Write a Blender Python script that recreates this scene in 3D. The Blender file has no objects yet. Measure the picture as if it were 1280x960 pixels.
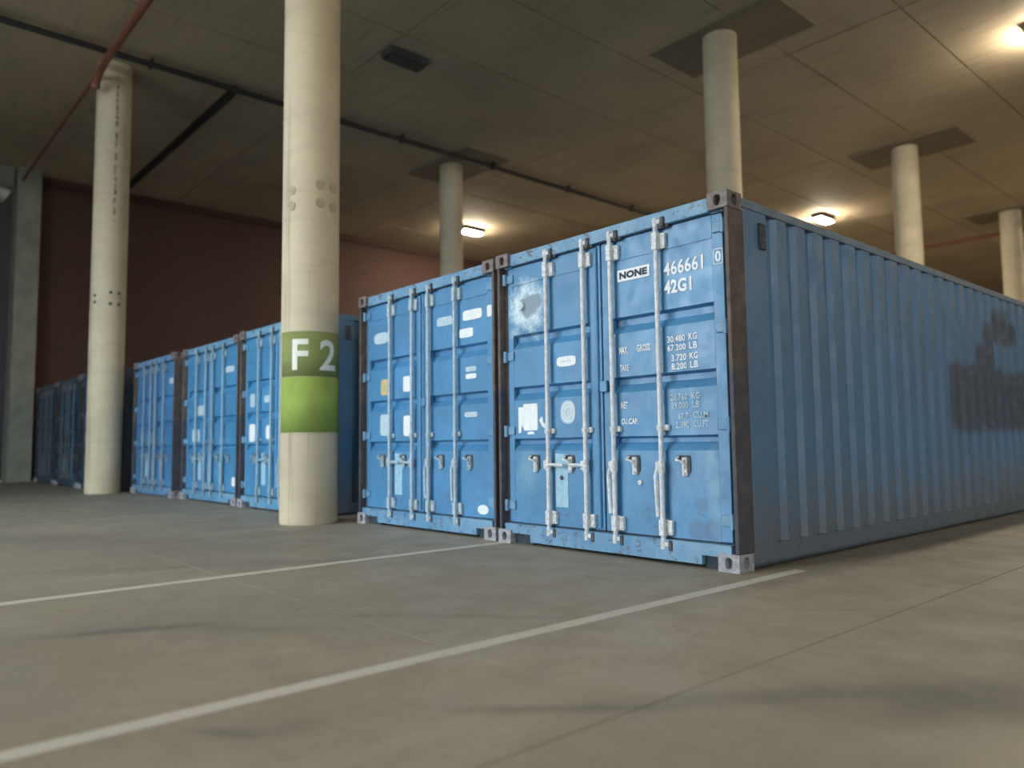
import bpy, bmesh, math, random
from mathutils import Vector, Matrix
R = math.radians
S = bpy.context.scene
C = S.collection
random.seed(7)

# ------------------------------------------------------------------ camera
cam_d = bpy.data.cameras.new('camera')
cam = bpy.data.objects.new('camera', cam_d); C.objects.link(cam)
cam_d.sensor_width = 36.0; cam_d.lens = 36.0 * 958.34 / 1280.0
pitch, roll, yaw = 0.07918, 0.01201, 0.84592
M = Matrix.Rotation(yaw, 3, 'Z') @ Matrix.Rotation(pitch, 3, 'X') @ Matrix.Rotation(roll, 3, 'Y') @ Matrix.Rotation(math.pi/2, 3, 'X')
cam.matrix_world = Matrix.Translation((2.8467, -4.4977, 0.8636)) @ M.to_4x4()
cam_d.clip_end = 300
cam_d.dof.use_dof = True
cam_d.dof.focus_distance = 5.45
cam_d.dof.aperture_fstop = 0.9
S.camera = cam

# ------------------------------------------------------------------ world (overcast daylight) and exposure
W = bpy.data.worlds.new('overcast_sky'); S.world = W; W.use_nodes = True
bg = W.node_tree.nodes['Background']
bg.inputs[0].default_value = (0.80, 0.92, 1.0, 1); bg.inputs[1].default_value = 5.3
S.view_settings.view_transform = 'Standard'; S.view_settings.look = 'None'
S.view_settings.exposure = 0.55; S.view_settings.gamma = 1.0
S.view_settings.use_curve_mapping = False
S.cycles.use_denoising = True
S.cycles.max_bounces = 8; S.cycles.diffuse_bounces = 5
LAMP = 385.0          # radiance of a lit lamp's diffuser
HC = 8.80            # ceiling height

# ------------------------------------------------------------------ helpers: meshes
class MB:
    def __init__(s): s.v = []; s.f = []; s.sm = []
    def add(s, vs, fs, smooth=False):
        o = len(s.v); s.v += [tuple(v) for v in vs]
        for f in fs: s.f.append([i + o for i in f]); s.sm.append(smooth)
    def box(s, x0, x1, y0, y1, z0, z1):
        s.add([(x0,y0,z0),(x1,y0,z0),(x1,y1,z0),(x0,y1,z0),(x0,y0,z1),(x1,y0,z1),(x1,y1,z1),(x0,y1,z1)],
              [(0,3,2,1),(4,5,6,7),(0,1,5,4),(1,2,6,5),(2,3,7,6),(3,0,4,7)])
    def bbox(s, x0, x1, y0, y1, z0, z1, b=0.006):
        # bevelled box
        bm = bmesh.new(); bmesh.ops.create_cube(bm, size=1)
        for v in bm.verts:
            v.co = Vector(((x0+x1)/2 + v.co.x*(x1-x0), (y0+y1)/2 + v.co.y*(y1-y0), (z0+z1)/2 + v.co.z*(z1-z0)))
        bmesh.ops.bevel(bm, geom=bm.edges[:], offset=b, segments=2, affect='EDGES', profile=0.5)
        bm.verts.index_update()
        s.add([v.co[:] for v in bm.verts], [[v.index for v in f.verts] for f in bm.faces]); bm.free()
    def tube(s, pts, r, n=14, cap=True):
        pts = [Vector(p) for p in pts]; rings = []
        up = None
        for i, p in enumerate(pts):
            t = (pts[min(i+1, len(pts)-1)] - pts[max(i-1, 0)]).normalized()
            if up is None: up = Vector((0,0,1)) if abs(t.z) < .9 else Vector((1,0,0))
            a = t.cross(up).normalized(); b = a.cross(t).normalized(); up = b
            rr = r[i] if isinstance(r, (list, tuple)) else r
            rings.append([p + rr*(a*math.cos(2*math.pi*k/n) + b*math.sin(2*math.pi*k/n)) for k in range(n)])
        vs = [v for g in rings for v in g]; fs = []
        for i in range(len(rings)-1):
            for k in range(n):
                fs.append((i*n+k, i*n+(k+1) % n, (i+1)*n+(k+1) % n, (i+1)*n+k))
        s.add(vs, fs, True)
        if cap:
            s.add(rings[0], [list(range(n))]); s.add(rings[-1], [list(range(n))[::-1]])
    def prism(s, poly, y0, y1):
        # polygon in (x,z) extruded along y
        n = len(poly)
        vs = [(x, y0, z) for x, z in poly] + [(x, y1, z) for x, z in poly]
        s.add(vs, [list(range(n)), list(range(2*n-1, n-1, -1))] + [(i, n+i, n+(i+1) % n, (i+1) % n) for i in range(n)])
    def mesh(s, name):
        me = bpy.data.meshes.new(name); me.from_pydata(s.v, [], s.f)
        me.polygons.foreach_set('use_smooth', s.sm)
        bm = bmesh.new(); bm.from_mesh(me); bmesh.ops.recalc_face_normals(bm, faces=bm.faces[:]); bm.to_mesh(me); bm.free()
        me.update(); return me
    def build(s, name, mat, parent=None):
        return link(name, s.mesh(name), mat, parent)

def link(name, me, mat, parent=None):
    o = bpy.data.objects.new(name, me); C.objects.link(o)
    if me is not None and mat is not None and len(me.materials) == 0: me.materials.append(mat)
    if parent is not None: o.parent = parent
    return o
def tag(o, label=None, cat=None, group=None, kind=None):
    for k, v in (('label', label), ('category', cat), ('group', group), ('kind', kind)):
        if v: o[k] = v
    return o
def empty(name, loc, rz=0):
    o = bpy.data.objects.new(name, None); C.objects.link(o); o.location = loc; o.rotation_euler = (0,0,rz); o.empty_display_size = .2
    return o
def copy_tree(o, parent=None):
    c = o.copy(); C.objects.link(c); c.parent = parent
    for ch in list(o.children): copy_tree(ch, c)
    return c

def text_mesh(body, offset=0.0, spacing=1.0):
    cu = bpy.data.curves.new('lettering', 'FONT'); cu.body = body; cu.offset = offset; cu.resolution_u = 3
    cu.space_character = spacing
    o = bpy.data.objects.new('lettering', cu); C.objects.link(o)
    dg = bpy.context.evaluated_depsgraph_get()
    me = bpy.data.meshes.new_from_object(o.evaluated_get(dg))
    bpy.data.objects.remove(o); bpy.data.curves.remove(cu)
    me.materials.clear()
    return me
def fit_text(body, x0, x1, z0, z1, y, mat, parent, offset=0.012, spacing=1.05):
    me = text_mesh(body, offset, spacing)
    xs = [v.co.x for v in me.vertices]; ys = [v.co.y for v in me.vertices]
    ax, bx, ay, by = min(xs), max(xs), min(ys), max(ys)
    for v in me.vertices:
        v.co = ((v.co.x-ax)/(bx-ax)*(x1-x0)+x0, y, (v.co.y-ay)/(by-ay)*(z1-z0)+z0)
    return link('lettering', me, mat, parent)

# ------------------------------------------------------------------ helpers: materials
class NT:
    def __init__(s, name, rough=0.6, metal=0.0, spec=0.5):
        s.m = bpy.data.materials.new(name); s.m.use_nodes = True; s.t = s.m.node_tree
        s.b = s.t.nodes['Principled BSDF']
        s.b.inputs['Roughness'].default_value = rough; s.b.inputs['Metallic'].default_value = metal
        s.b.inputs['Specular IOR Level'].default_value = spec
    def n(s, typ, **kw):
        nd = s.t.nodes.new(typ)
        for k, v in kw.items(): setattr(nd, k, v)
        return nd
    def l(s, a, b): s.t.links.new(a, b)
    def val(s, sock, v):
        if isinstance(v, bpy.types.NodeSocket): s.l(v, sock)
        else: sock.default_value = v
    def obj(s): return s.n('ShaderNodeTexCoord').outputs['Object']
    def pos(s): return s.n('ShaderNodeNewGeometry').outputs['Position']
    def mapping(s, vec, scale=(1,1,1), loc=(0,0,0), rot=(0,0,0)):
        m = s.n('ShaderNodeMapping'); s.l(vec, m.inputs[0])
        m.inputs['Location'].default_value = loc; m.inputs['Rotation'].default_value = rot; m.inputs['Scale'].default_value = scale
        return m.outputs[0]
    def noise(s, vec, scale, detail=4, rough=.55, dist=0.0):
        t = s.n('ShaderNodeTexNoise'); s.l(vec, t.inputs['Vector'])
        t.inputs['Scale'].default_value = scale; t.inputs['Detail'].default_value = detail
        t.inputs['Roughness'].default_value = rough; t.inputs['Distortion'].default_value = dist
        return t.outputs['Fac']
    def ramp(s, fac, lo, hi, a=0.0, b=1.0, smooth=True):
        m = s.n('ShaderNodeMapRange'); m.interpolation_type = 'SMOOTHSTEP' if smooth else 'LINEAR'
        s.val(m.inputs[0], fac); m.inputs[1].default_value = lo; m.inputs[2].default_value = hi
        m.inputs[3].default_value = a; m.inputs[4].default_value = b
        return m.outputs[0]
    def math(s, op, a, b=None, c=None):
        m = s.n('ShaderNodeMath', operation=op); s.val(m.inputs[0], a)
        if b is not None: s.val(m.inputs[1], b)
        if c is not None: s.val(m.inputs[2], c)
        return m.outputs[0]
    def mix(s, fac, a, b, mode='MIX'):
        m = s.n('ShaderNodeMix', data_type='RGBA', blend_type=mode)
        s.val(m.inputs[0], fac)
        for sock, v in ((m.inputs[6], a), (m.inputs[7], b)):
            if isinstance(v, tuple): sock.default_value = (*v[:3], 1)
            else: s.l(v, sock)
        return m.outputs[2]
    def bump(s, h, strength=.3, dist=.01):
        b = s.n('ShaderNodeBump'); s.l(h, b.inputs['Height']); b.inputs['Strength'].default_value = strength
        b.inputs['Distance'].default_value = dist; s.l(b.outputs[0], s.b.inputs['Normal'])
    def color(s, v):
        if isinstance(v, tuple): s.b.inputs['Base Color'].default_value = (*v[:3], 1)
        else: s.l(v, s.b.inputs['Base Color'])
    def sep(s, vec):
        x = s.n('ShaderNodeSeparateXYZ'); s.l(vec, x.inputs[0]); return x.outputs
    def blob(s, a, b, ca, cb, ra, rb, soft=.35, rot=0.0, wob=None, amp=.35):
        # soft ellipse mask in two coordinates, edge broken by noise
        da = s.math('SUBTRACT', a, ca); db = s.math('SUBTRACT', b, cb)
        c_, s_ = math.cos(rot), math.sin(rot)
        u = s.math('ADD', s.math('MULTIPLY', da, c_/ra), s.math('MULTIPLY', db, s_/ra))
        v = s.math('ADD', s.math('MULTIPLY', da, -s_/rb), s.math('MULTIPLY', db, c_/rb))
        d = s.math('SQRT', s.math('ADD', s.math('MULTIPLY', u, u), s.math('MULTIPLY', v, v)))
        if wob is not None: d = s.math('ADD', d, s.math('MULTIPLY', s.math('SUBTRACT', wob, .5), amp*2))
        return s.ramp(d, 1+soft*.3, 1-soft, 0, 1)

def plain(name, col, rough=.6, metal=0.0, var=.12, scale=14, bump=.1, tint=False):
    k = NT(name, rough, metal); p = k.obj(); f = k.noise(p, scale, 5)
    cc = k.mix(k.ramp(f, .3, .7), tuple(c*(1-var) for c in col), tuple(min(1, c*(1+var)) for c in col))
    if tint: cc = k.mix(1.0, cc, k.n('ShaderNodeObjectInfo').outputs['Color'], 'MULTIPLY')
    k.color(cc)
    if bump: k.bump(f, bump, .004)
    return k.m

MAT = {}
BLUE = (0.052, 0.215, 0.415)
def paint(name, rough=.42, kind='door'):
    k = NT(name, rough, 0, .85); p = k.obj(); x, y, z = k.sep(p)
    tint = k.n('ShaderNodeObjectInfo').outputs['Color']
    big = k.noise(p, 1.3, 4, .6); fine = k.noise(p, 9, 6, .65); tiny = k.noise(p, 60, 3, .6)
    streak = k.noise(k.mapping(p, (14, 14, .7)), 1.0, 5, .6)
    col = k.mix(k.ramp(big, .3, .7), tuple(c*.86 for c in BLUE), tuple(c*1.12 for c in BLUE))
    col = k.mix(k.ramp(streak, .52, .8, 0, .35), col, (0.15, 0.32, 0.46))           # chalky vertical weathering
    col = k.mix(k.ramp(fine, .62, .82, 0, .35), col, (0.035, 0.14, 0.29))
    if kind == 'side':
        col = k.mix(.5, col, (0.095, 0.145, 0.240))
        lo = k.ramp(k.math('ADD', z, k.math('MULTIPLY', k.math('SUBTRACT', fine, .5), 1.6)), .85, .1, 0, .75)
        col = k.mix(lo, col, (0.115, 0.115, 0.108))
        # dark remains of painted-out lettering
        wob = k.noise(p, 5, 5, .7)
        def rect(y0, y1, z0, z1):
            e = k.math('MULTIPLY', k.math('SUBTRACT', wob, .5), .22)
            yy = k.math('ADD', y, e); zz = k.math('ADD', z, e)
            m = k.math('MULTIPLY', k.ramp(yy, y0-.05, y0+.05), k.ramp(yy, y1+.05, y1-.05))
            return k.math('MULTIPLY', m, k.math('MULTIPLY', k.ramp(zz, z0-.05, z0+.05), k.ramp(zz, z1+.06, z1-.06)))
        m = rect(3.97, 6.7, .95, 1.66)
        for r_ in ((4.78,5.10,1.55,1.90),(5.06,5.40,1.60,2.17),(5.34,6.05,1.95,2.36),(5.7,6.3,1.98,2.25),(6.5,7.6,1.0,1.9),(7.9,8.9,.95,2.1)):
            m = k.math('MAXIMUM', m, rect(*r_))
        hole = rect(5.45, 6.15, 1.66, 1.92)
        m = k.math('MULTIPLY', m, k.math('SUBTRACT', 1.0, hole))
        m = k.math('MULTIPLY', m, k.ramp(fine, .25, .5, .5, 1))
        col = k.mix(k.math('MULTIPLY', m, .85), col, (0.035, 0.042, 0.065))
    rust = k.math('MULTIPLY', k.ramp(fine, .60, .72), k.ramp(z, .75, .05, 0, .9))
    col = k.mix(rust, col, (0.075, 0.065, 0.065))
    scr = k.noise(k.mapping(p, (2.5, 2.5, .8)), 16, 5, .75)
    col = k.mix(k.math('MULTIPLY', k.ramp(scr, .60, .68, 0, .5), k.ramp(z, 1.3, .3, .15, 1)), col, (0.26, 0.42, 0.53))
    spots = k.ramp(tiny, .66, .74, 0, .7)
    col = k.mix(k.math('MULTIPLY', spots, k.ramp(z, 1.6, .1, .1, 1)), col, (0.06, 0.06, 0.07))
    if kind == 'worn':
        chips = k.noise(k.mapping(p, (1, 1, 1.6)), 13, 6, .7)
        col = k.mix(k.ramp(big, .35, .65, .1, .5), col, (0.27, 0.40, 0.48))
        col = k.mix(k.ramp(chips, .555, .64, 0, .85), col, (0.07, 0.075, 0.085))
    if kind == 'stained':
        # left door: white splash round a bare grey patch
        wob = k.noise(p, 7, 5, .7); wob2 = k.noise(p, 4.6, 5, .75)
        LX = lambda X: X + 1.219
        sp = k.blob(x, z, LX(-2.09), 2.07, .25, .26, .7, .3, wob2, 1.15)
        col = k.mix(k.math('MULTIPLY', sp, k.ramp(wob, .35, .55, .5, 1)), col, (0.68, 0.83, 0.88))
        gp = k.blob(x, z, LX(-2.05), 2.085, .17, .10, .35, .25, wob, .45)
        col = k.mix(k.math('MULTIPLY', gp, .92), col, (0.17, 0.235, 0.30))
        pb = k.blob(x, z, LX(-2.12), .64, .15, .22, .8, 0, wob, .8)
        col = k.mix(k.math('MULTIPLY', pb, .3), col, (0.3, 0.5, 0.62))
    if kind == 'dented':
        wob = k.noise(p, 9, 4, .7); LX = lambda X: X + 1.219
        for (X, Z, ra, rb, a) in ((-.33,.43,.075,.055,.55),(-.36,.25,.10,.085,.7),(-.245,.26,.07,.10,.75),(-.57,.62,.035,.085,.7)):
            col = k.mix(k.math('MULTIPLY', k.blob(x, z, LX(X), Z, ra, rb, .4, 0, wob, .3), a), col, (0.055, 0.13, 0.26))
        col = k.mix(k.math('MULTIPLY', k.blob(x, z, LX(-.22), .55, .07, .35, .8, 0, wob, .5), .35), col, (0.25, 0.43, 0.52))
    col = k.mix(1.0, col, tint, 'MULTIPLY')
    k.color(col)
    k.l(k.ramp(fine, .3, .8, rough-.06, rough+.22), k.b.inputs['Roughness'])
    k.bump(k.math('ADD', k.math('MULTIPLY', big, 3.0), k.math('MULTIPLY', fine, .5)), .25, .006)
    return k.m
MAT['door'] = paint('blue_door_paint')
MAT['door_l'] = paint('blue_door_paint_splashed', kind='stained')
MAT['door_r'] = paint('blue_door_paint_dented', kind='dented')
MAT['worn'] = paint('blue_worn_paint', .5, 'worn')
MAT['side'] = paint('blue_side_paint', .5, 'side')

def rusty():
    k = NT('rusty_post', .7); p = k.obj(); x, y, z = k.sep(p)
    f = k.noise(p, 8, 6, .65); b = k.noise(p, 2.2, 4, .6)
    tint = k.n('ShaderNodeObjectInfo').outputs['Color']
    col = k.mix(k.ramp(f, .35, .7), (0.085, 0.068, 0.062), (0.155, 0.125, 0.112))
    # lower part was repainted dark slate
    zz = k.math('ADD', z, k.math('MULTIPLY', k.math('SUBTRACT', b, .5), .12))
    low = k.ramp(zz, 1.40, 1.34)
    col = k.mix(low, col, k.mix(k.ramp(f, .4, .75), (0.060, 0.062, 0.078), (0.105, 0.10, 0.115)))
    k.color(k.mix(1.0, col, tint, 'MULTIPLY')); k.bump(f, .3, .004); return k.m
MAT['post'] = rusty()
MAT['casting'] = plain('casting_steel', (0.20, 0.165, 0.165), .7, 0, .3, 30, .3)
MAT['casting_pale'] = plain('casting_pale', (0.33, 0.33, 0.36), .7, 0, .25, 30, .3)
MAT['rod'] = plain('galvanised_rod', (0.62, 0.65, 0.68), .45, 0, .15, 25, .1, True)
MAT['bracket'] = plain('galvanised_bracket', (0.62, 0.64, 0.65), .5, 0, .22, 40, .2, True)
MAT['grimy'] = plain('grimy_steel', (0.085, 0.085, 0.09), .7, .2, .45, 40, .3)
MAT['rubber'] = plain('black_gasket', (0.03, 0.045, 0.06), .8, 0, .2, 30, .1)
MAT['white'] = plain('white_vinyl', (0.80, 0.82, 0.83), .5, 0, .04, 20, 0)
MAT['faded'] = plain('faded_vinyl', (0.46, 0.58, 0.66), .55, 0, .12, 40, 0)
MAT['pale_blue'] = plain('pale_blue_paint', (0.30, 0.50, 0.62), .5, 0, .10, 18, .1)
MAT['navy'] = plain('navy_ink', (0.02, 0.03, 0.06), .6, 0, .1, 20, 0)
MAT['yellow'] = plain('faded_yellow_label', (0.55, 0.45, 0.22), .6, 0, .1, 20, 0)
MAT['green'] = plain('green_column_paint', (0.27, 0.37, 0.075), .85, 0, .08, 6, .05)
MAT['olive'] = plain('olive_column_paint', (0.23, 0.27, 0.09), .85, 0, .08, 6, .05)
MAT['letter_col'] = plain('white_column_lettering', (0.74, 0.76, 0.70), .6, 0, .05, 8, 0)
MAT['line'] = None
MAT['red'] = plain('red_pipe_paint', (0.21, 0.075, 0.045), .5, 0, .2, 8, .1)
MAT['black'] = plain('black_pipe', (0.018, 0.018, 0.02), .5, 0, .2, 8, .1)
MAT['hole'] = plain('drill_hole', (0.02, 0.02, 0.018), .9, 0, .1, 8, 0)
MAT['housing'] = plain('lamp_housing', (0.06, 0.065, 0.06), .5, 0, .1, 8, 0)
def emit(name, col, st):
    k = NT(name); k.color(col); k.b.inputs['Emission Color'].default_value = (*col, 1); k.b.inputs['Emission Strength'].default_value = st
    return k.m
MAT['lit'] = emit('lit_diffuser', (1.0, 0.87, 0.67), LAMP)
MAT['unlit'] = plain('unlit_diffuser', (0.05, 0.055, 0.05), .4, 0, .1, 8, 0)

def concrete_floor():
    k = NT('concrete_floor', .62); p = k.pos(); x, y, z = k.sep(p)
    a = k.noise(p, .32, 5, .6, .4); b = k.noise(p, 2.1, 6, .62); c = k.noise(p, 26, 5, .65); d = k.noise(k.mapping(p, (1, .25, 1), rot=(0,0,.5)), 1.2, 5, .6)
    col = k.mix(k.ramp(a, .3, .7), (0.228, 0.202, 0.158), (0.305, 0.270, 0.206))
    col = k.mix(k.ramp(b, .42, .72, 0, .45), col, (0.195, 0.180, 0.155))
    col = k.mix(k.ramp(d, .55, .78, 0, .4), col, (0.42, 0.355, 0.265))
    col = k.mix(k.ramp(c, .5, .75, 0, .5), col, (0.165, 0.148, 0.125))
    w = k.noise(p, 3.2, 5, .7)
    for (X, Y, ra, rb, rot, am) in ((-1.2,-3.42,.50,.075,1.2,.75),(-.9,-3.05,.75,.10,.75,.35),(.46,-3.56,.16,.05,.6,.55),(.55,-3.40,.14,.10,1.2,.35),
            (1.02,-2.66,.42,.05,.85,.62),(1.5,-1.95,.85,.10,.95,.45),(1.95,-1.40,.95,.30,1.15,.6),(2.2,-.6,.9,.25,1.2,.4),(-.4,-2.15,.9,.07,.75,.3),
            (-2.9,-2.3,1.6,.18,1.1,.25),(.95,-.6,.3,.04,.8,.35),(-6.5,-3.2,3,.5,.5,.3),(-18,-2.5,6,.9,.1,.55)):
        col = k.mix(k.math('MULTIPLY', k.blob(x, y, X, Y, ra, rb, .9, rot, w, .6), am), col, (0.105, 0.10, 0.092))
    k.color(col); k.l(k.ramp(b, .3, .7, .5, .75), k.b.inputs['Roughness'])
    k.bump(k.math('ADD', b, k.math('MULTIPLY', c, .5)), .25, .004); return k.m
def line_paint():
    k = NT('worn_line_paint', .6); p = k.pos()
    c = k.noise(p, 22, 5, .65); b = k.noise(p, 3, 4, .6)
    k.color(k.mix(k.ramp(k.math('ADD', c, k.math('MULTIPLY', k.math('SUBTRACT', b, .5), .5)), .5, .75, 0, .6), (0.50, 0.475, 0.415), (0.31, 0.285, 0.235))); return k.m
def concrete_ceiling(name, dark):
    k = NT(name, .8); p = k.pos()
    a = k.noise(p, .25, 5, .6, .3); b = k.noise(k.mapping(p, (.35, 3.2, 1)), 1.6, 6, .65); c = k.noise(p, 7, 5, .65)
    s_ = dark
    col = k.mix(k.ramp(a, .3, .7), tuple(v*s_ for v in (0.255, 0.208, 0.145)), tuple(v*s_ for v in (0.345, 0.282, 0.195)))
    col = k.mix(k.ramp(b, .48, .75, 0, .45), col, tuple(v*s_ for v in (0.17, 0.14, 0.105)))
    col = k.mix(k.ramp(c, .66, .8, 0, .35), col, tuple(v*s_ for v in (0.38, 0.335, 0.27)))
    k.color(col); k.bump(b, .25, .006); return k.m
def column_mat(drip=False):
    k = NT('column_concrete_dripped' if drip else 'column_concrete', .75); p = k.obj(); x, y, z = k.sep(p)
    a = k.noise(p, 1.1, 5, .6); b = k.noise(k.mapping(p, (1, 1, 6)), 1.4, 5, .6); c = k.noise(p, 18, 4, .6)
    st = k.noise(k.mapping(p, (9, 9, .22)), 1.0, 5, .6)
    col = k.mix(k.ramp(a, .3, .7), (0.50, 0.43, 0.30), (0.62, 0.54, 0.385))
    col = k.mix(k.ramp(b, .50, .75, 0, .35), col, (0.38, 0.32, 0.225))
    col = k.mix(k.ramp(st, .58, .72, 0, .45), col, (0.24, 0.19, 0.14))
    col = k.mix(k.ramp(c, .62, .78, 0, .25), col, (0.27, 0.25, 0.20))
    if drip:
        an = math.atan2(-4.4977+.42, 2.8467+14.1)
        u = k.math('ADD', k.math('MULTIPLY', x, -math.sin(an)), k.math('MULTIPLY', y, math.cos(an)))
        f_ = k.math('ADD', k.math('MULTIPLY', x, math.cos(an)), k.math('MULTIPLY', y, math.sin(an)))
        e = k.noise(k.mapping(p, (0, 0, 1)), 2.2, 4, .6)
        du = k.math('ABSOLUTE', k.math('SUBTRACT', u, k.math('MULTIPLY_ADD', e, .10, .01)))
        mk = k.math('MULTIPLY', k.ramp(du, .034, .012), k.ramp(k.noise(k.mapping(p, (0, 0, 1)), 7, 4, .7), .46, .54))
        mk = k.math('MULTIPLY', mk, k.math('MULTIPLY', k.ramp(f_, 0, .1), k.math('MULTIPLY', k.ramp(z, 5.2, 5.8), k.ramp(z, 8.6, 8.3))))
        col = k.mix(k.math('MULTIPLY', mk, .85), col, (0.06, 0.05, 0.035))
    k.color(col); k.bump(k.math('ADD', b, c), .2, .005); return k.m
def brick_mat():
    k = NT('red_brick', .85); p = k.pos(); x, y, z = k.sep(p)
    cv = k.n('ShaderNodeCombineXYZ'); k.l(y, cv.inputs[0]); k.l(z, cv.inputs[1])
    bt = k.n('ShaderNodeTexBrick'); k.l(cv.outputs[0], bt.inputs['Vector'])
    bt.inputs['Color1'].default_value = (0.085, 0.034, 0.022, 1); bt.inputs['Color2'].default_value = (0.064, 0.030, 0.022, 1); bt.inputs['Mortar'].default_value = (0.06, 0.038, 0.030, 1)
    bt.inputs['Scale'].default_value = 1.0; bt.inputs['Brick Width'].default_value = .24; bt.inputs['Row Height'].default_value = .086; bt.inputs['Mortar Size'].default_value = .008
    n = k.noise(p, .5, 5, .6)
    k.color(k.mix(k.ramp(n, .35, .7, 0, .5), bt.outputs['Color'], (0.070, 0.034, 0.027)))
    k.bump(bt.outputs['Fac'], .4, -.006); return k.m
MAT['floor'] = concrete_floor(); MAT['line'] = line_paint()
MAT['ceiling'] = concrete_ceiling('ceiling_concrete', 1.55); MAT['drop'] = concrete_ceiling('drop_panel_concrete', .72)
MAT['column'] = column_mat(); MAT['brick'] = brick_mat()
MAT['wallc'] = plain('concrete_wall', (0.22, 0.205, 0.18), .8, 0, .2, 1.2, .1)
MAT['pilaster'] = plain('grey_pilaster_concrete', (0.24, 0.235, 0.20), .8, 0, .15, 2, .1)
MAT['asphalt'] = plain('asphalt', (0.075, 0.075, 0.078), .8, 0, .2, 2, .1)
MAT['dark_wall'] = plain('dark_shutter_metal', (0.022, 0.025, 0.032), .6, 0, .2, 2, .1)

# ------------------------------------------------------------------ the setting
def struct(mb, name, mat, parent=None):
    return tag(mb.build(name, mat, parent), kind='structure')
XL, XR, YF, YB = -22.4, 22.0, -11.0, 46.0
m = MB(); m.box(XL-2, XR+1, YF, YB+2, -.25, -.012)
floor = struct(m, 'floor', MAT['floor'])
m = MB(); m.box(-70, 70, -80, YF, -.25, -.012); struct(m, 'ground', MAT['asphalt'])
# cast slabs with sawn joints at y=-2.48 and x=1.18
PX, PY = 8.2, 8.8; jn = .003
m = MB(); m.bbox(jn, PX-jn, jn, PY-jn, -.012, 0, .0015)
slab_me = m.mesh('slab'); slab_me.materials.append(MAT['floor'])
x = 1.18 - 4*PX
while x < 24:
    y = -2.48 - PY
    while y < YB - 2:
        o = link('slab', slab_me, None, floor); o.location = (x, y, 0); y += PY
    x += PX
for (xa, xb, ya, yb) in ((.155, .245, -9.5, .42), (-2.435, -2.335, -9.5, 11.8), (-5.03, -4.93, -9.5, -2.9)):
    if xa < -4: continue
    m = MB(); m.box(xa, xb, ya, yb, 0, .0015); m.build('painted_line', MAT['line'], floor)

m = MB(); m.box(XL-3, XR+1, YF, YB+1, HC+.03, HC+.5)
ceiling = struct(m, 'ceiling', MAT['ceiling'])
CX, CY = 2.22, 6.45; jn = .016
m = MB(); m.box(jn, CX-jn, jn, CY-jn, HC, HC+.03); cp_me = m.mesh('formwork_panel'); cp_me.materials.append(MAT['ceiling'])
for i in range(-9, 12):
    for j in range(-3, 6):
        x0 = -4.70 + i*CX; y0 = 9.90 + j*CY
        if x0 < XL-.1 or x0+CX > XR+.5 or y0 < YF-.5: continue
        o = link('formwork_panel', cp_me, None, ceiling); o.location = (x0, y0, random.uniform(-.004, .004))
COLS = [(-5.36,-.37),(-14.1,-.42),(-5.2,8.15),(-5.2,16.95),(-5.2,25.9),(-14.1,8.3),(-14.1,17.0),(-14.1,25.9)]
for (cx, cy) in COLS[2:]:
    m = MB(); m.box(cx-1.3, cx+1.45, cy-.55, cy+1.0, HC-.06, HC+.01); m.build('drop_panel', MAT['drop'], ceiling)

m = MB(); m.box(XL-.3, XL, -.36, YB, -.1, HC+.1); wl = struct(m, 'wall_left', MAT['brick'])
m = MB(); m.box(XL, XL+.06, -.3, YB, HC-.22, HC-.01); m.build('wall_plate', MAT['brick'], wl)
# recessed dark shutter bay beyond the pilaster
m = MB(); m.box(XL-1.9, XL-1.6, YF, -.36, -.1, HC+.1); struct(m, 'wall_left_bay', MAT['dark_wall'])
m = MB(); m.box(XL-1.6, XL+.25, YF, -.98, HC-.55, HC+.02); struct(m, 'trim_1', MAT['wallc'])
m = MB(); m.box(XL-2, XR, YB, YB+.3, -.1, HC+.1); struct(m, 'wall_back', MAT['brick'])
m = MB(); m.box(XR, XR+.3, YF, YB, -.1, HC+.1); struct(m, 'wall_right', MAT['wallc'])
m = MB(); m.box(-2.5, 12.5, YF-.3, YF, -.1, HC+.1); struct(m, 'wall_front', MAT['wallc'])
m = MB(); m.box(XL-2, -11.5, YF-.3, YF, -.1, HC+.1); struct(m, 'wall_front', MAT['wallc'])

# ------------------------------------------------------------------ columns
RC = .325
def col_mesh(h):
    m = MB(); n = 48; zs = [0, .02, h*.25, h*.5, h*.75, h]
    rings = []
    for z in zs:
        r = RC - (.012 if z == 0 else 0)
        rings.append([(r*math.cos(2*math.pi*k/n), r*math.sin(2*math.pi*k/n), z) for k in range(n)])
    fs = []
    for i in range(len(zs)-1):
        for k in range(n): fs.append((i*n+k, i*n+(k+1) % n, (i+1)*n+(k+1) % n, (i+1)*n+k))
    m.add([v for g in rings for v in g], fs, True)
    m.add(rings[0], [list(range(n))[::-1]]); m.add(rings[-1], [list(range(n))])
    me = m.mesh('concrete_column'); me.materials.append(MAT['column']); return me
cm_full = col_mesh(HC+.02); cm_drop = col_mesh(HC-.055)
labels = ['round concrete column with a green painted band lettered F2, nearest to the camera',
          'round concrete column with drilled holes standing at the far left before the brick wall',
          'round concrete column rising just behind the corner of the nearest container',
          'slim round concrete column standing behind the long blue side, beside the lit lamp',
          'rightmost round concrete column cut by the right edge of the photo',
          'distant dim round concrete column next to the left lit lamp']
cols = []
for i, ((cx, cy), lb) in enumerate(zip(COLS[:6], labels)):
    o = link('concrete_column', cm_full if i < 2 else cm_drop, None)
    o.location = (cx, cy, 0); o.rotation_euler = (0, 0, i*1.3)
    tag(o, lb, 'column', 'round concrete columns'); cols.append(o)
for o in cols[:2]: o.rotation_euler = (0, 0, 0)
cols[1].material_slots[0].link = 'OBJECT'; cols[1].material_slots[0].material = column_mat(True)
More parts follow.
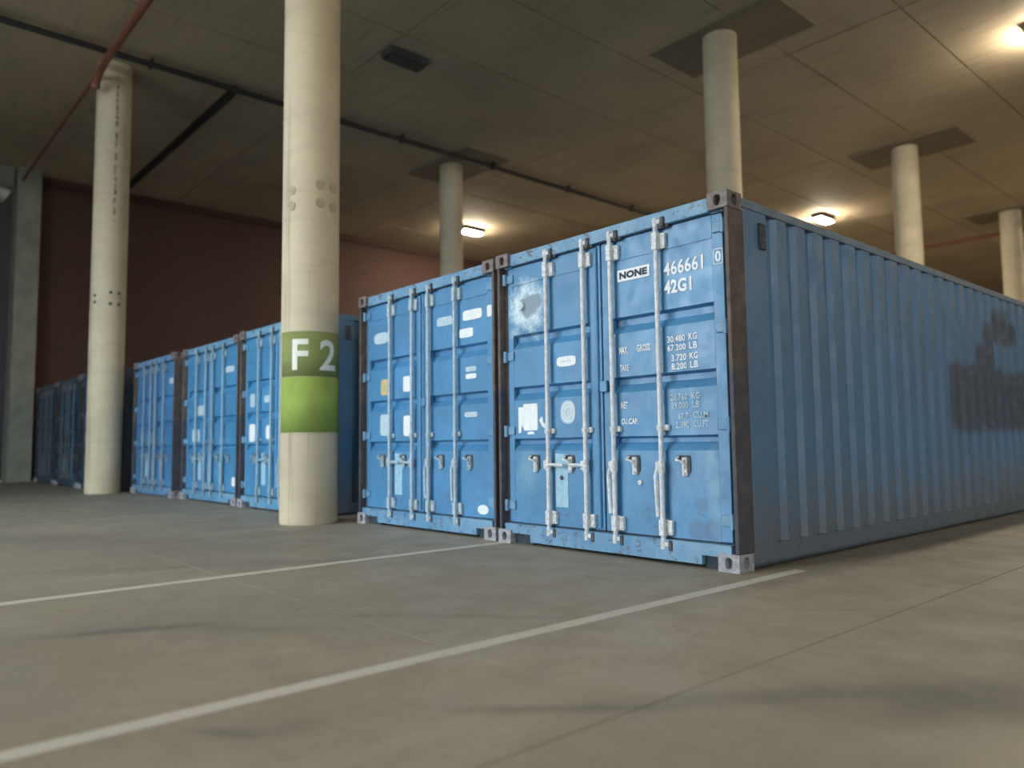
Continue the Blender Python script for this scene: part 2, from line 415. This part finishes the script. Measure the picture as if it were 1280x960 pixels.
def wrap_band(parent, z0, z1, a0, a1, mat, name, off=.003, n=36):
    m = MB(); vs = []
    for k in range(n+1):
        a = a0 + (a1-a0)*k/n
        for r, z in ((RC+off, z0), (RC+off, z1), (RC-.01, z1), (RC-.01, z0)):
            vs.append((r*math.cos(a), r*math.sin(a), z))
    fs = [(4*k+j, 4*k+4+j, 4*k+4+(j+1) % 4, 4*k+(j+1) % 4) for k in range(n) for j in range(4)]
    m.add(vs, fs + [(0,1,2,3), (4*n+3,4*n+2,4*n+1,4*n)], True)
    return m.build(name, mat, parent)
aC = math.atan2(-4.4977+.37, 2.8467+5.36)       # direction from the column towards the aisle
wrap_band(cols[0], 1.66, 2.17, aC-1.25, aC+2.1, MAT['olive'], 'green_band')
wrap_band(cols[0], 1.03, 1.655, aC-1.25, aC+2.1, MAT['green'], 'green_band', .0045)
def wrap_text(body, parent, z0, z1, a0, a1, mat):
    me = text_mesh(body, .02)
    bm = bmesh.new(); bm.from_mesh(me)
    x0_ = min(v.co.x for v in bm.verts); x1_ = max(v.co.x for v in bm.verts)
    for k in range(1, 14):
        bmesh.ops.bisect_plane(bm, geom=bm.verts[:]+bm.edges[:]+bm.faces[:], plane_co=(x0_+(x1_-x0_)*k/14, 0, 0), plane_no=(1,0,0))
    bmesh.ops.triangulate(bm, faces=bm.faces[:]); bm.to_mesh(me); bm.free()
    xs = [v.co.x for v in me.vertices]; ys = [v.co.y for v in me.vertices]
    ax, bx, ay, by = min(xs), max(xs), min(ys), max(ys)
    for v in me.vertices:
        a = a0 + (v.co.x-ax)/(bx-ax)*(a1-a0); z = z0 + (v.co.y-ay)/(by-ay)*(z1-z0)
        v.co = ((RC+.007)*math.cos(a), (RC+.007)*math.sin(a), z)
    return link('lettering', me, mat, parent)
wrap_text('F', cols[0], 1.73, 2.08, aC-.62, aC-.05, MAT['letter_col'])
wrap_text('2', cols[0], 1.73, 2.08, aC+.33, aC+1.0, MAT['letter_col'])
# drilled anchor holes and patched spots
def plug(parent, a, z, r, mat, name):
    m = MB(); n = 12
    ca, sa = math.cos(a), math.sin(a)
    ring = [((RC+.004)*ca - r*math.cos(t)*sa, (RC+.004)*sa + r*math.cos(t)*ca, z + r*math.sin(t)) for t in [2*math.pi*k/n for k in range(n)]]
    inner = [(p[0]-.02*ca, p[1]-.02*sa, p[2]) for p in ring]
    m.add(ring + inner, [list(range(n))] + [(k, n+k, n+(k+1) % n, (k+1) % n) for k in range(n)])
    return m.build(name, mat, parent)
a2 = math.atan2(-4.4977+.42, 2.8467+14.1)
for da, z in ((-.82,3.93),(-.82,3.80),(.12,4.0),(.12,3.77),(.62,4.0),(.62,3.77)): plug(cols[1], a2+da, z, .032, MAT['hole'], 'drill_hole')
MAT['patch'] = plain('repair_mortar', (0.41, 0.35, 0.24), .8, 0, .1, 20, .1)
for da, z in ((.32,3.87),(.32,3.66),(.85,3.87),(.85,3.64),(-.75,3.80),(-.75,3.62)): plug(cols[0], a2+da-.23, z, .06, MAT['patch'], 'repair_patch')
# square pilaster where the brick wall ends
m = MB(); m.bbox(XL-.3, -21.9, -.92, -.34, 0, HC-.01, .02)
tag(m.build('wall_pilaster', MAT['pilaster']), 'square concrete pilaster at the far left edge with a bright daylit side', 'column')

# ------------------------------------------------------------------ pipes
def tube_obj(name, pts, r, mat, parent=None, n=14):
    m = MB(); m.tube(pts, r, n); return m.build(name, mat, parent)
t = empty('drain_pipe', (-13.1, 1.7, HC-.19))
T = lambda pts: [(a+13.1, b-1.7, c-(HC-.19)) for a, b, c in pts]
tube_obj('main_run', T([(-13.1,-7,HC-.19),(-13.1,44,HC-.19)]), .062, MAT['black'], t)
tube_obj('branch', T([(-13.1,1.7,HC-.19),(-13.5,1.72,HC-.19),(-22.2,1.72,HC-.2)]), .095, MAT['black'], t)
for yy in range(-6, 44, 3): 
    m = MB(); m.box(-.09, .09, yy-1.7-.02, yy-1.7+.02, -.075, .115); m.build('pipe_clamp', MAT['black'], t)
tag(t, 'black drain pipe with a side branch running under the ceiling', 'pipe')
t = empty('sprinkler_pipe', (-13.6, -.68, HC-.15))
T = lambda pts: [(a+13.6, b+.68, c-(HC-.15)) for a, b, c in pts]
tube_obj('main_run', T([(4,-.84,HC-.40),(-12.9,-.84,HC-.40),(-13.25,-.84,HC-.42),(-13.5,-.84,HC-.47),(-13.66,-.85,HC-.57),(-13.74,-.85,HC-.66)]), .072, MAT['red'], t)
tube_obj('branch', T([(-13.3,-.82,HC-.40),(-21.8,-.82,HC-.40)]), .035, MAT['red'], t)
m = MB(); m.tube(T([(-13.735,-.85,HC-.64),(-13.76,-.855,HC-.71)]), .09, 12); m.build('end_cap', MAT['red'], t)
tag(t, 'orange-red sprinkler pipe bending down at the top of the far left column', 'pipe')
t = tube_obj('sprinkler_pipe', [(-20,0,0),(14,0,0)], .075, MAT['red']); t.location = (0, 27.4, HC-.40)
tag(t, 'thin red pipe crossing the ceiling behind the right-hand columns', 'pipe')

# ------------------------------------------------------------------ lamps
MAT['dim'] = emit('dim_diffuser', (1.0, 0.87, 0.67), LAMP*.42)
def lamp(x, y, lit, label, cat='lamp'):
    t = empty('ceiling_lamp', (x, y, HC))
    m = MB(); m.bbox(-.20, .20, -.45, .45, -.14, .0, .02); m.build('housing', MAT['housing'], t)
    m = MB(); m.bbox(-.16, .16, -.41, .41, -.19, -.141, .02); m.build('diffuser', MAT[lit if isinstance(lit, str) else 'lit' if lit else 'unlit'], t)
    tag(t, label, cat, 'ceiling lamps'); return t
lamp(-18.75, 12.75, True, 'lit ceiling lamp glowing beside the dim distant column')
lamp(-9.70, 21.4, True, 'lit ceiling lamp glowing above the long side of the nearest container')
lamp(-9.80, 3.90, False, 'dark unlit ceiling lamp to the right of the green-banded column')
lamp(-.95, 12.75, True, 'lit ceiling lamp just outside the upper right of the photo')
lamp(-.95, -4.6, 'dim', 'dimly lit ceiling lamp above the aisle in front of the containers')
lamp(7.9, 21.4, True, 'lit ceiling lamp over the aisle at the far right')
lamp(7.9, 3.9, False, 'unlit ceiling lamp right of the nearest container, outside the photo')
lamp(-.95, 30.2, True, 'unseen lit ceiling lamp added for bounce light, deep in the hall beyond the far right column')  # unseen lamp added to brighten the ceiling by floor bounce
lamp(-18.75, 30.2, True, 'unseen lit ceiling lamp added for bounce light, deep in the hall behind the containers')  # added out of view, lights the back floor and so the ceiling
lamp(7.9, 39.0, True, 'unseen lit ceiling lamp added for bounce light, at the back of the hall to the right')  # added out-of-view lamp, more bounce for the right of the ceiling
lamp(16.7, 12.75, True, 'unseen lit ceiling lamp added as fill, farthest to the right')  # unseen fill lamp, added to raise ceiling and floor light on the right
lamp(16.7, -4.6, True, 'unseen lit ceiling lamp added as fill, behind the camera to the right')  # second unseen fill lamp on the right, added for the same light

# ------------------------------------------------------------------ container
CW, CH, CL = 2.438, 2.591, 12.192
h = CW/2
YD = .07                     # doors sit back from the front plane
def LX(X, y=0.0): return (X - y/4.498*(2.847-X)) + h      # measured on the front plane -> local x on plane y
def LZ(Z, y=0.0): return .864 + (Z-.864)*(1+y/4.498)

def stadium(cx, cz, rx, rz, n=16):
    pts = []
    r = min(rx, rz)
    for k in range(n):
        a = 2*math.pi*k/n + math.pi/n; c, s = math.cos(a), math.sin(a)
        pts.append((cx + (rx-r)*(1 if c > 0 else -1) + r*c, cz + (rz-r)*(1 if s > 0 else -1) + r*s))
    return pts
def holed_face(m, O, U, V, N, w, hh, hole_r, depth):
    # rectangle O + u*U + v*V with a stadium hole sunk along -N
    n = 16; hole = stadium(w/2, hh/2, hole_r[0], hole_r[1], n); outer = []
    for (u, v) in hole:
        du, dv = u-w/2, v-hh/2
        s = min((w/2)/abs(du) if du else 1e9, (hh/2)/abs(dv) if dv else 1e9); outer.append((w/2+du*s, hh/2+dv*s))
    for c in ((0,0),(w,0),(w,hh),(0,hh)):
        k = min(range(n), key=lambda i: (outer[i][0]-c[0])**2 + (outer[i][1]-c[1])**2); outer[k] = c
    P = lambda u, v, d=0: tuple(O + U*u + V*v - N*d)
    vs = [P(*q) for q in outer] + [P(*q) for q in hole] + [P(*q, depth) for q in hole]
    fs = [(k, (k+1) % n, n+(k+1) % n, n+k) for k in range(n)] + [(n+k, n+(k+1) % n, 2*n+(k+1) % n, 2*n+k) for k in range(n)] + [list(range(2*n, 3*n))]
    m.add(vs, fs)
def casting_mesh(sgn):
    w, l, hh = .162, .178, .118
    m = MB(); X, Y, Z = Vector((1,0,0)), Vector((0,1,0)), Vector((0,0,1))
    x0 = -w/2
    holed_face(m, Vector((x0,0,0)), X, Z, -Y, w, hh, (.030,.040), .05)
    ox = w/2 if sgn > 0 else -w/2
    holed_face(m, Vector((ox,0,0)), Y, Z, X*sgn, l, hh, (.032,.042), .05)
    ix = -ox
    m.add([(ix,0,0),(ix,l,0),(ix,l,hh),(ix,0,hh)], [(0,1,2,3)])
    m.add([(x0,l,0),(-x0,l,0),(-x0,l,hh),(x0,l,hh)], [(0,1,2,3)])
    m.add([(x0,0,0),(-x0,0,0),(-x0,l,0),(x0,l,0)], [(0,1,2,3)])
    m.add([(x0,0,hh),(-x0,0,hh),(-x0,l,hh),(x0,l,hh)], [(0,1,2,3)])
    bm = bmesh.new(); me = bpy.data.meshes.new('corner_casting'); me.from_pydata(m.v, [], m.f)
    bm.from_mesh(me); bmesh.ops.remove_doubles(bm, verts=bm.verts[:], dist=.0005); bmesh.ops.recalc_face_normals(bm, faces=bm.faces[:]); bm.to_mesh(me); bm.free()
    return me

def groove_panel(m, x0, x1, y, zlo, zhi, grooves, g=.055):
    # outer skin of a door with horizontal pressed grooves
    prof = [(y, zhi)]
    for (zt, zb) in grooves:
        prof += [(y, zt), (y+g, zt-.018), (y+g, zb+.066), (y, zb)]
    prof.append((y, zlo))
    vs = []; fs = []
    for (yy, zz) in prof: vs += [(x0, yy, zz), (x1, yy, zz)]
    for i in range(len(prof)-1): fs.append((2*i, 2*i+1, 2*i+3, 2*i+2))
    m.add(vs, fs)

GROOVES = [(LZ(1.83,YD), LZ(1.705,YD)), (LZ(1.37,YD), LZ(1.25,YD)), (LZ(.918,YD), LZ(.81,YD))]
Z0, Z1 = .185, 2.462
def door_mesh(side):
    m = MB()
    if side == 'L': xa, xb, pa, pb = -2.352+h, -1.226+h, -2.285+h, -1.353+h
    else:           xa, xb, pa, pb = -1.212+h, -.086+h, -1.105+h, -.178+h
    yb = YD + .055
    for a, b in ((xa, pa), (pb, xb)): m.bbox(a, b, YD, yb, Z0, Z1, .006)
    m.box(pa, pb, YD+.002, yb, Z1-.15, Z1); m.box(pa, pb, YD+.002, yb, Z0, Z0+.07)
    m.box(pa, pb, YD-.003, YD+.004, Z1-.166, Z1-.15)                      # weld seam under the top rail
    groove_panel(m, pa, pb, YD+.004, Z0+.07, Z1-.166, GROOVES)
    m.add([(pa,yb,Z0),(pb,yb,Z0),(pb,yb,Z1),(pa,yb,Z1)], [(0,1,2,3)])
    return m.mesh('door')

def corrugated(x_out, sgn, y0, y1, z0, z1, first, pitch=.2865, d=.036):
    m = MB(); prof = [(x_out, y0)]; yc = first
    while yc + .2 < y1:
        prof += [(x_out, yc-.073), (x_out-sgn*d, yc-.036), (x_out-sgn*d, yc+.036), (x_out, yc+.073)]; yc += pitch
    prof.append((x_out, y1)); vs = []; fs = []
    for a, b in prof: vs += [(a, b, z0), (a, b, z1)]
    for i in range(len(prof)-1): fs.append((2*i, 2*i+2, 2*i+3, 2*i+1))
    m.add(vs, fs); return m.mesh('side_panel')

def build_container():
    t = empty('shipping_container', (0,0,0))
    cR, cL = casting_mesh(1), casting_mesh(-1)
    for me in (cR, cL): me.materials.append(MAT['casting'])
    for z in (0, CH-.118):
        for me, sx, y, rz in ((cR, 1, 0, 0), (cL, -1, 0, 0), (cL, 1, CL, math.pi), (cR, -1, CL, math.pi)):
            o = link('corner_casting', me, None, t); o.location = (sx*(h-.081), y, z); o.rotation_euler = (0,0,rz)
            if z == 0: o.material_slots[0].link = 'OBJECT'; o.material_slots[0].material = MAT['casting_pale' if y == 0 else 'casting']
    for sx in (1, -1):
        m = MB(); a, b = sorted((sx*(h-.004), sx*(h-.066))); m.bbox(*sorted((sx*(h-.004), sx*(h-.036))), .010, .205, .118, CH-.118, .008); m.bbox(*sorted((sx*(h-.03), sx*(h-.066))), .085, .20, .118, CH-.118, .006); m.build('corner_post', MAT['post'], t)
        m = MB(); a, b = sorted((sx*(h-.004), sx*(h-.12))); m.bbox(a, b, CL-.15, CL-.004, .118, CH-.118, .01); m.build('corner_post', MAT['post'], t)
        a, b = sorted((sx*(h-.008), sx*(h-.07)))
        m = MB(); m.bbox(a, b, .17, CL-.17, CH-.085, CH-.02, .005); m.build('top_side_rail', MAT['side'], t)
        m = MB(); m.box(*sorted((sx*(h-.012), sx*(h-.05))), .178, CL-.178, .015, .160); m.box(*sorted((sx*(h-.012), sx*(h-.16))), .178, CL-.178, .015, .035); m.build('bottom_side_rail', MAT['side'], t)
        me = corrugated(sx*(h-.016), sx, .20, CL-.14, .15, CH-.07, .595); link('side_panel', me, MAT['side'], t)
    for y in (.42, CL-.6):                                    # small vents under the top rail
        m = MB(); m.bbox(h-.022, h+.004, y-.012, y+.07, 2.24, 2.43, .008); m.build('vent', MAT['grimy'], t)
    m = MB(); m.box(-h+.05, h-.05, .1, CL-.1, CH-.05, CH-.03)
    for k in range(56):
        y = .35 + k*.209; m.box(-h+.08, h-.08, y, y+.09, CH-.03, CH-.012)
    m.build('roof_panel', MAT['side'], t)
    m = MB(); m.box(-h+.1, h-.1, CL-.08, CL-.04, .1, CH-.06); m.build('end_panel', MAT['side'], t)
    m = MB(); m.box(-h+.07, h-.07, .2, CL-.12, .12, .17); m.build('underframe', MAT['grimy'], t)
    # header and sill
    m = MB(); m.bbox(-h+.162, h-.162, .03, .14, 2.472, CH-.012, .008); m.box(-h+.066, -h+.162, .05, .14, 2.462, 2.474); m.box(h-.162, h-.066, .05, .14, 2.462, 2.474)
    m.build('door_header', MAT['worn'], t)
    m = MB(); xa, xb = LX(-2.02,.02), LX(-.29,.02)
    m.prism([(-h+.07,.092),(xa,.092),(xa,.028),(xb,.028),(xb,.092),(h-.07,.092),(h-.07,.172),(-h+.07,.172)], .02, .15); m.build('door_sill', MAT['worn'], t)
    for q in ((-h+.162, xa-.002), (xb+.002, h-.162)):
        m = MB(); m.box(*q, .06, .15, .002, .09); m.build('sill_recess', MAT['rubber'], t)
    # doors
    doors = {}
    for sd in 'LR':
        d = link('door', door_mesh(sd), MAT['door'], t); doors[sd] = d
        m = MB()
        xa, xb = (-2.362+h, -1.220+h) if sd == 'L' else (-1.218+h, -.076+h)
        m.box(xa-.003, xa+.011, YD+.012, YD+.05, Z0-.01, Z1+.008); m.box(xb-.011, xb+.003, YD+.012, YD+.05, Z0-.01, Z1+.008)
        m.box(xa, xb, YD+.012, YD+.05, Z1, Z1+.01); m.box(xa, xb, YD+.012, YD+.05, Z0-.012, Z0)
        m.build('gasket', MAT['rubber'], d)
        for z in (LZ(2.36), LZ(1.655), LZ(.985), LZ(.33)):
            m = MB(); sx = -1 if sd == 'L' else 1; e = -2.372+h if sd == 'L' else -.066+h
            m.bbox(*sorted((e-sx*.012, e-sx*.10)), YD-.014, YD+.004, z-.035, z+.04, .005)
            m.tube([(e-sx*.004, YD-.022, z-.05), (e-sx*.004, YD-.022, z+.05)], .020, 10); m.build('hinge', MAT['worn'], d)
    m = MB(); m.tube([(-1.268+h, YD-.006, Z0+.02), (-1.268+h, YD-.006, Z1-.02)], .016, 10); m.build('cover_strip', MAT['door'], doors['L'])
    m = MB(); m.bbox(LX(-1.19,.05), LX(-1.115,.05), YD-.028, YD-.002, LZ(1.27), LZ(1.36), .006); m.build('keeper_plate', MAT['door'], doors['R'])
    m = MB(); m.prism([(LX(-.25,YD)-.07, 2.05)]*0 + [(LX(-1.70,YD), LZ(.35,YD)), (LX(-1.555,YD), LZ(.35,YD)), (LX(-1.56,YD), LZ(.78,YD)), (LX(-1.70,YD), LZ(.79,YD))], YD-.001, YD+.006); m.build('backing_plate', MAT['pale_blue'], doors['L'])
    # lock rods
    YR = .030
    for i, X in enumerate((-1.785, -1.358, -1.062, -.612)):
        x = LX(X, YR)
        m = MB(); m.tube([(x,YR,.10),(x,YR,.60),(x,YR,1.3),(x,YR,2.535)], .0185, 14); rod = m.build('lock_rod', MAT['rod'], t)
        for (za, zb) in ((2.295, 2.425), (.195, .312)):
            m = MB(); m.bbox(x-.024, x+.024, YR-.024, YD+.003, za, zb, .006); m.bbox(x+.020, x+.070, YR+.012, YD+.003, za+.006, zb-.006, .005)
            for zz in (za+.025, zb-.025): m.tube([(x+.05, YR+.006, zz), (x+.05, YR+.013, zz)], .009, 8)
            m.build('rod_bracket', MAT['bracket'], rod)
        for z in (LZ(.975),):
            m = MB(); m.tube([(x,YR,z-.018),(x,YR,z+.018)], .028, 12); m.bbox(x-.045, x+.055, YR+.015, YD+.003, z-.022, z+.022, .005); m.build('rod_guide', MAT['bracket'], rod)
        for (z, dz) in ((2.495, 1), (.135, -1)):
            m = MB(); m.tube([(x,YR,z-.03),(x,YR,z+.03)], .024, 10); m.bbox(x-.005, x+.05, YR-.012, YR+.014, z-.012, z+.02, .005); m.build('cam', MAT['bracket'], rod)
            m = MB(); m.bbox(x-.015, x+.11, YR-.004 if dz < 0 else YR+.004, YR+.03, z-.045, z-.015, .006); m.bbox(x+.055, x+.085, YR-.02, YR+.02, z-.04, z+.035, .005); m.build('cam_keeper', MAT['grimy'], rod)
        z = LZ(.69)
        m = MB(); m.tube([(x,YR,z-.045),(x,YR,z+.045)], .027, 12); m.bbox(x-.05, x-.015, YR-.014, YR+.014, z-.035, z+.04, .006); m.build('handle_hub', MAT['bracket'], rod)
        m = MB()
        if i < 2:
            e = x - .17 if i == 1 else x + .18
            m.tube([(x, YR-.012, z), ((x+e)/2, YR-.018, z+.008), (e, YR-.008, z+.004)], [.014,.012,.012], 10)
            m.bbox(*sorted((x, e)), YR-.014, YR-.006, z-.012, z+.014, .003)
            hx = e
        else:
            m.tube([(x-.035, YR-.005, z), (x-.05, YR-.012, z-.07), (x-.045, YR-.012, z-.20), (x-.035, YR-.01, z-.36)], [.013,.014,.013,.016], 10)
            m.bbox(x-.055, x-.03, YR-.014, YR, z-.34, z-.1, .004)
            hx = x + .20 if i == 2 else x + .21
        m.build('handle', MAT['rod'], rod)
        m = MB(); hc = [LX(-1.94,.06), LX(-1.53,.06), LX(-.86,.06), LX(-.41,.06)][i]
        m.bbox(hc-.022, hc+.022, YD-.02, YD+.004, z-.065, z+.07, .008)
        m.tube([(hc-.045, YD-.02, z+.075), (hc-.05, YD-.045, z+.05), (hc-.01, YD-.05, z+.045), (hc+.012, YD-.03, z+.02)], .009, 8)
        for dz in (-.045, 0.0, .05): m.tube([(hc, YD-.03, z+dz), (hc, YD-.018, z+dz)], .011, 8)
        m.build('handle_catch', MAT['bracket'], rod)
        m = MB(); m.bbox(hc-.075, hc+.04, YD-.010, YD+.004, z+.05, z+.085, .006); m.bbox(hc+.018, hc+.045, YD-.008, YD+.004, z-.04, z+.07, .006); m.build('catch_seat', MAT['grimy'], rod)
    return t, doors

proto, doors = build_container()
HARD = ('lock_rod', 'rod_', 'cam', 'handle')
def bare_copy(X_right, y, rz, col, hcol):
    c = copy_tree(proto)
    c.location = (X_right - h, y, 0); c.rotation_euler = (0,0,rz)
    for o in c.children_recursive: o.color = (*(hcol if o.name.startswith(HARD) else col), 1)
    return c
def doors_of(c):
    ds = sorted((o for o in c.children if o.name.startswith('door') and not o.name.startswith('door_')), key=lambda o: sum(v.co.x for v in o.data.vertices))
    return ds[0], ds[1]
specs = [(-2.513, .03, 0, (1.0,1.03,1.05), 'blue container between the nearest container and the green-banded column, with white door stickers'),
         (-5.92, .0, 0, (1.05,1.12,1.10), 'pale blue container partly hidden behind the green-banded column'),
         (-8.57, .05, 0, (1.0,1.06,1.06), 'middle blue container between the two tall left columns, fourth from the right'),
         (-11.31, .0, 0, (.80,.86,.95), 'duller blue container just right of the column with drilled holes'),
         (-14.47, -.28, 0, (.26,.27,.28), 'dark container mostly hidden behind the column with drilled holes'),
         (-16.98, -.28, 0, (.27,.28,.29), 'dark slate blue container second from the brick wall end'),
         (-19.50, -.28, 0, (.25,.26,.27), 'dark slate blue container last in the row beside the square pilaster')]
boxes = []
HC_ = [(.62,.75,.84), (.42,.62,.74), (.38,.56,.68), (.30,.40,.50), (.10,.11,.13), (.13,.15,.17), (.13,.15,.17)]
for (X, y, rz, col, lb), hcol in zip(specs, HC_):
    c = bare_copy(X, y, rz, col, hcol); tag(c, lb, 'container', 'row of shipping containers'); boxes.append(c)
proto.location = (-h, 0, 0)
tag(proto, 'nearest blue shipping container with white numbers on the doors and a corrugated side', 'container', 'row of shipping containers')
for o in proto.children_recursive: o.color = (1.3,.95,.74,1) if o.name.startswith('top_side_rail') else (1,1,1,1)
for o, mt in ((doors['L'], 'door_l'), (doors['R'], 'door_r')):
    o.material_slots[0].link = 'OBJECT'; o.material_slots[0].material = MAT[mt]

# ---- writing and stickers on the nearest container
YT = YD - .0005
def T(body, X0, X1, Zb, Zt, mat='white', door='R', off=.018, y=None):
    return fit_text(body, LX(X0,YD), LX(X1,YD), LZ(Zb,YD), LZ(Zt,YD), YT if y is None else y, MAT[mat], doors[door], off)
def plate(door, pts, mat, name, y0=YD-.0015, y1=YD+.006):
    m = MB(); m.prism([(LX(a,YD), LZ(b,YD)) for a, b in pts], y0, y1); return m.build(name, MAT[mat], door)
R_, L_ = doors['R'], doors['L']
plate(R_, [(-.985,2.105),(-.675,2.105),(-.675,2.195),(-.985,2.195)], 'white', 'label_plate')
T('NONE', -.965, -.695, 2.122, 2.178, 'navy', 'R', .06, YD-.0035)
T('466661', -.545, -.205, 2.075, 2.178, 'white', 'R', .022)
T('42G1', -.545, -.305, 1.94, 2.04, 'white', 'R', .035)
T('0', -.108, -.062, 2.10, 2.175, 'white', 'R', .02)
m = MB(); a, b, c_, d_ = LX(-.124,YD), LX(-.046,YD), LZ(2.083,YD), LZ(2.192,YD)
for q in ((a,b,c_,c_+.006),(a,b,d_-.006,d_),(a,a+.006,c_,d_),(b-.006,b,c_,d_)): m.box(q[0],q[1],YD-.002,YD+.002,q[2],q[3])
m.build('check_digit_frame', MAT['white'], R_)
T('MAX.', -.985, -.900, 1.545, 1.600, off=.03); T('GROSS.', -.812, -.680, 1.548, 1.602, off=.03)
T('30.480', -.53, -.375, 1.585, 1.632); T('KG', -.345, -.275, 1.588, 1.635)
T('67.200', -.53, -.372, 1.522, 1.569); T('LB', -.342, -.275, 1.525, 1.572)
T('3.720', -.498, -.37, 1.448, 1.495); T('KG', -.34, -.272, 1.452, 1.499)
T('8.200', -.498, -.368, 1.386, 1.433); T('LB', -.338, -.272, 1.389, 1.436)
T('TARE', -.98, -.895, 1.413, 1.462)
T('NET', -.98, -.912, 1.128, 1.178); T('CU.CAP.', -.98, -.815, 1.008, 1.052)
for s_, a, b, z in (('26.760',-.515,-.37,1.166),('KG',-.335,-.27,1.170),('59.000',-.51,-.365,1.106),('LB',-.33,-.27,1.110),('67.7',-.455,-.365,1.030),('CU.M',-.325,-.205,1.034),('2.390',-.475,-.362,.968),('CU.FT',-.325,-.203,.972)):
    T(s_, a, b, z, z+.046, 'faded')
def oval(cx, cz, rx, rz, n=20, p=2.0): 
    return [(cx + rx*math.copysign(abs(math.cos(t))**(2/p), math.cos(t)), cz + rz*math.copysign(abs(math.sin(t))**(2/p), math.sin(t))) for t in [2*math.pi*k/n for k in range(n)]]
plate(L_, oval(-1.555,1.545,.11,.042,24,4), 'white', 'oval_plate')
T('-----', -1.61, -1.50, 1.540, 1.549, 'faded', 'L', 0, YD-.003)
plate(L_, oval(-1.545,1.125,.085,.096,28,2.4), 'faded', 'round_seal', YD-.001)
m = MB()
for rr in (.07,.045):
    n = 28; vs = []
    for k in range(n):
        a0 = 2*math.pi*k/n
        for r in (rr, rr+.008): vs.append((LX(-1.545+r*math.cos(a0)*.9, YD), YD-.002, LZ(1.125+r*math.sin(a0), YD)))
    m.add(vs, [(2*k, 2*k+1, (2*k+3) % (2*n), (2*k+2) % (2*n)) for k in range(n)])
    m.build('seal_ring', MAT['white'], L_); m = MB()
plate(L_, [(-2.075,.985),(-1.915,.985),(-1.905,1.0),(-1.905,1.205),(-1.915,1.215),(-2.085,1.215),(-2.09,1.13),(-2.085,1.01)], 'white', 'placard', YD-.002)
plate(L_, [(-2.15,.965),(-2.12,.965),(-2.105,1.03),(-2.09,1.0),(-2.09,1.19),(-2.15,1.19)], 'white', 'torn_label', YD-.001)
plate(L_, [(-2.04,.952),(-1.95,.952),(-1.955,.972),(-1.99,.978),(-2.03,.972)], 'white', 'torn_label', YD-.001)
plate(L_, [(-1.89,1.07),(-1.86,1.10),(-1.845,1.09),(-1.84,1.05),(-1.80,1.03),(-1.80,.99),(-1.85,1.015)], 'white', 'torn_label', YD-.001)
m = MB(); hx, hz = LX(-2.08,YD), LZ(2.09,YD)
m.tube([(hx+.018,YD-.012,hz+.045),(hx-.012,YD-.016,hz+.05),(hx-.022,YD-.018,hz+.02),(hx+.006,YD-.02,hz+.01),(hx+.022,YD-.02,hz-.012),(hx+.01,YD-.018,hz-.042),(hx-.022,YD-.012,hz-.038)], .009, 8); m.build('wire_hook', MAT['white'], L_)
m = MB(); m.tube([(LX(-.81,YD), YD-.01, LZ(.57)), (LX(-.81,YD), YD+.004, LZ(.57))], .018, 10); m.build('bolt_head', MAT['bracket'], R_)
m = MB(); m.prism([(LX(-1.625,YD), LZ(.61,YD)), (LX(-1.605,YD), LZ(.59,YD)), (LX(-1.625,YD), LZ(.57,YD)), (LX(-1.645,YD), LZ(.59,YD))], YD-.012, YD); m.build('diamond_bolt', MAT['grimy'], L_)

# ---- weathered stickers and unreadable white markings on the others
def stick(box, sd, X, Z, w, hh, mat='white', p=6):
    d = doors_of(box)[0 if sd == 'L' else 1]
    m = MB(); m.prism([(a+h, b) for a, b in oval(X, Z, w/2, hh/2, 16, p)], YD-.0015, YD+.006); return m.build('sticker', MAT[mat], d)
for a in (('R',-.40,2.13,.30,.10,'white',6),('R',-.14,2.13,.07,.11,'white',6),('R',-.50,1.96,.22,.09,'white',6),('R',-.43,1.60,.16,.05,'faded',6),('R',-.43,1.53,.16,.05,'white',6),('R',-.43,1.16,.2,.05,'faded',6),
          ('R',-.85,2.12,.26,.09,'faded',6),('R',-.26,.26,.16,.09,'white',2),('L',-1.54,1.53,.13,.17,'white',6),('L',-1.98,1.52,.15,.18,'yellow',6),('L',-1.53,1.08,.14,.22,'white',6),('L',-1.98,1.10,.17,.24,'faded',6),('L',-2.05,2.08,.3,.13,'faded',3)): stick(boxes[0], *a)
for b, lst in ((1, (('L',-2.1,1.08,.2,.26,'white',6),('L',-1.55,1.08,.16,.2,'white',3),('L',-1.6,1.55,.2,.1,'faded',4),('L',-2.1,1.55,.16,.2,'faded',6),('R',-.4,2.1,.3,.1,'white',6))),
               (2, (('L',-1.9,1.08,.35,.22,'faded',6),('R',-.45,2.1,.35,.1,'faded',6),('L',-1.7,1.5,.35,.16,'faded',6),('R',-.25,.35,.12,.14,'white',4))),
               (3, (('L',-1.95,1.08,.2,.22,'faded',6),('L',-1.5,1.08,.2,.2,'faded',6),('R',-.3,2.1,.25,.1,'faded',6)))):
    for a in lst: stick(boxes[b], *a)
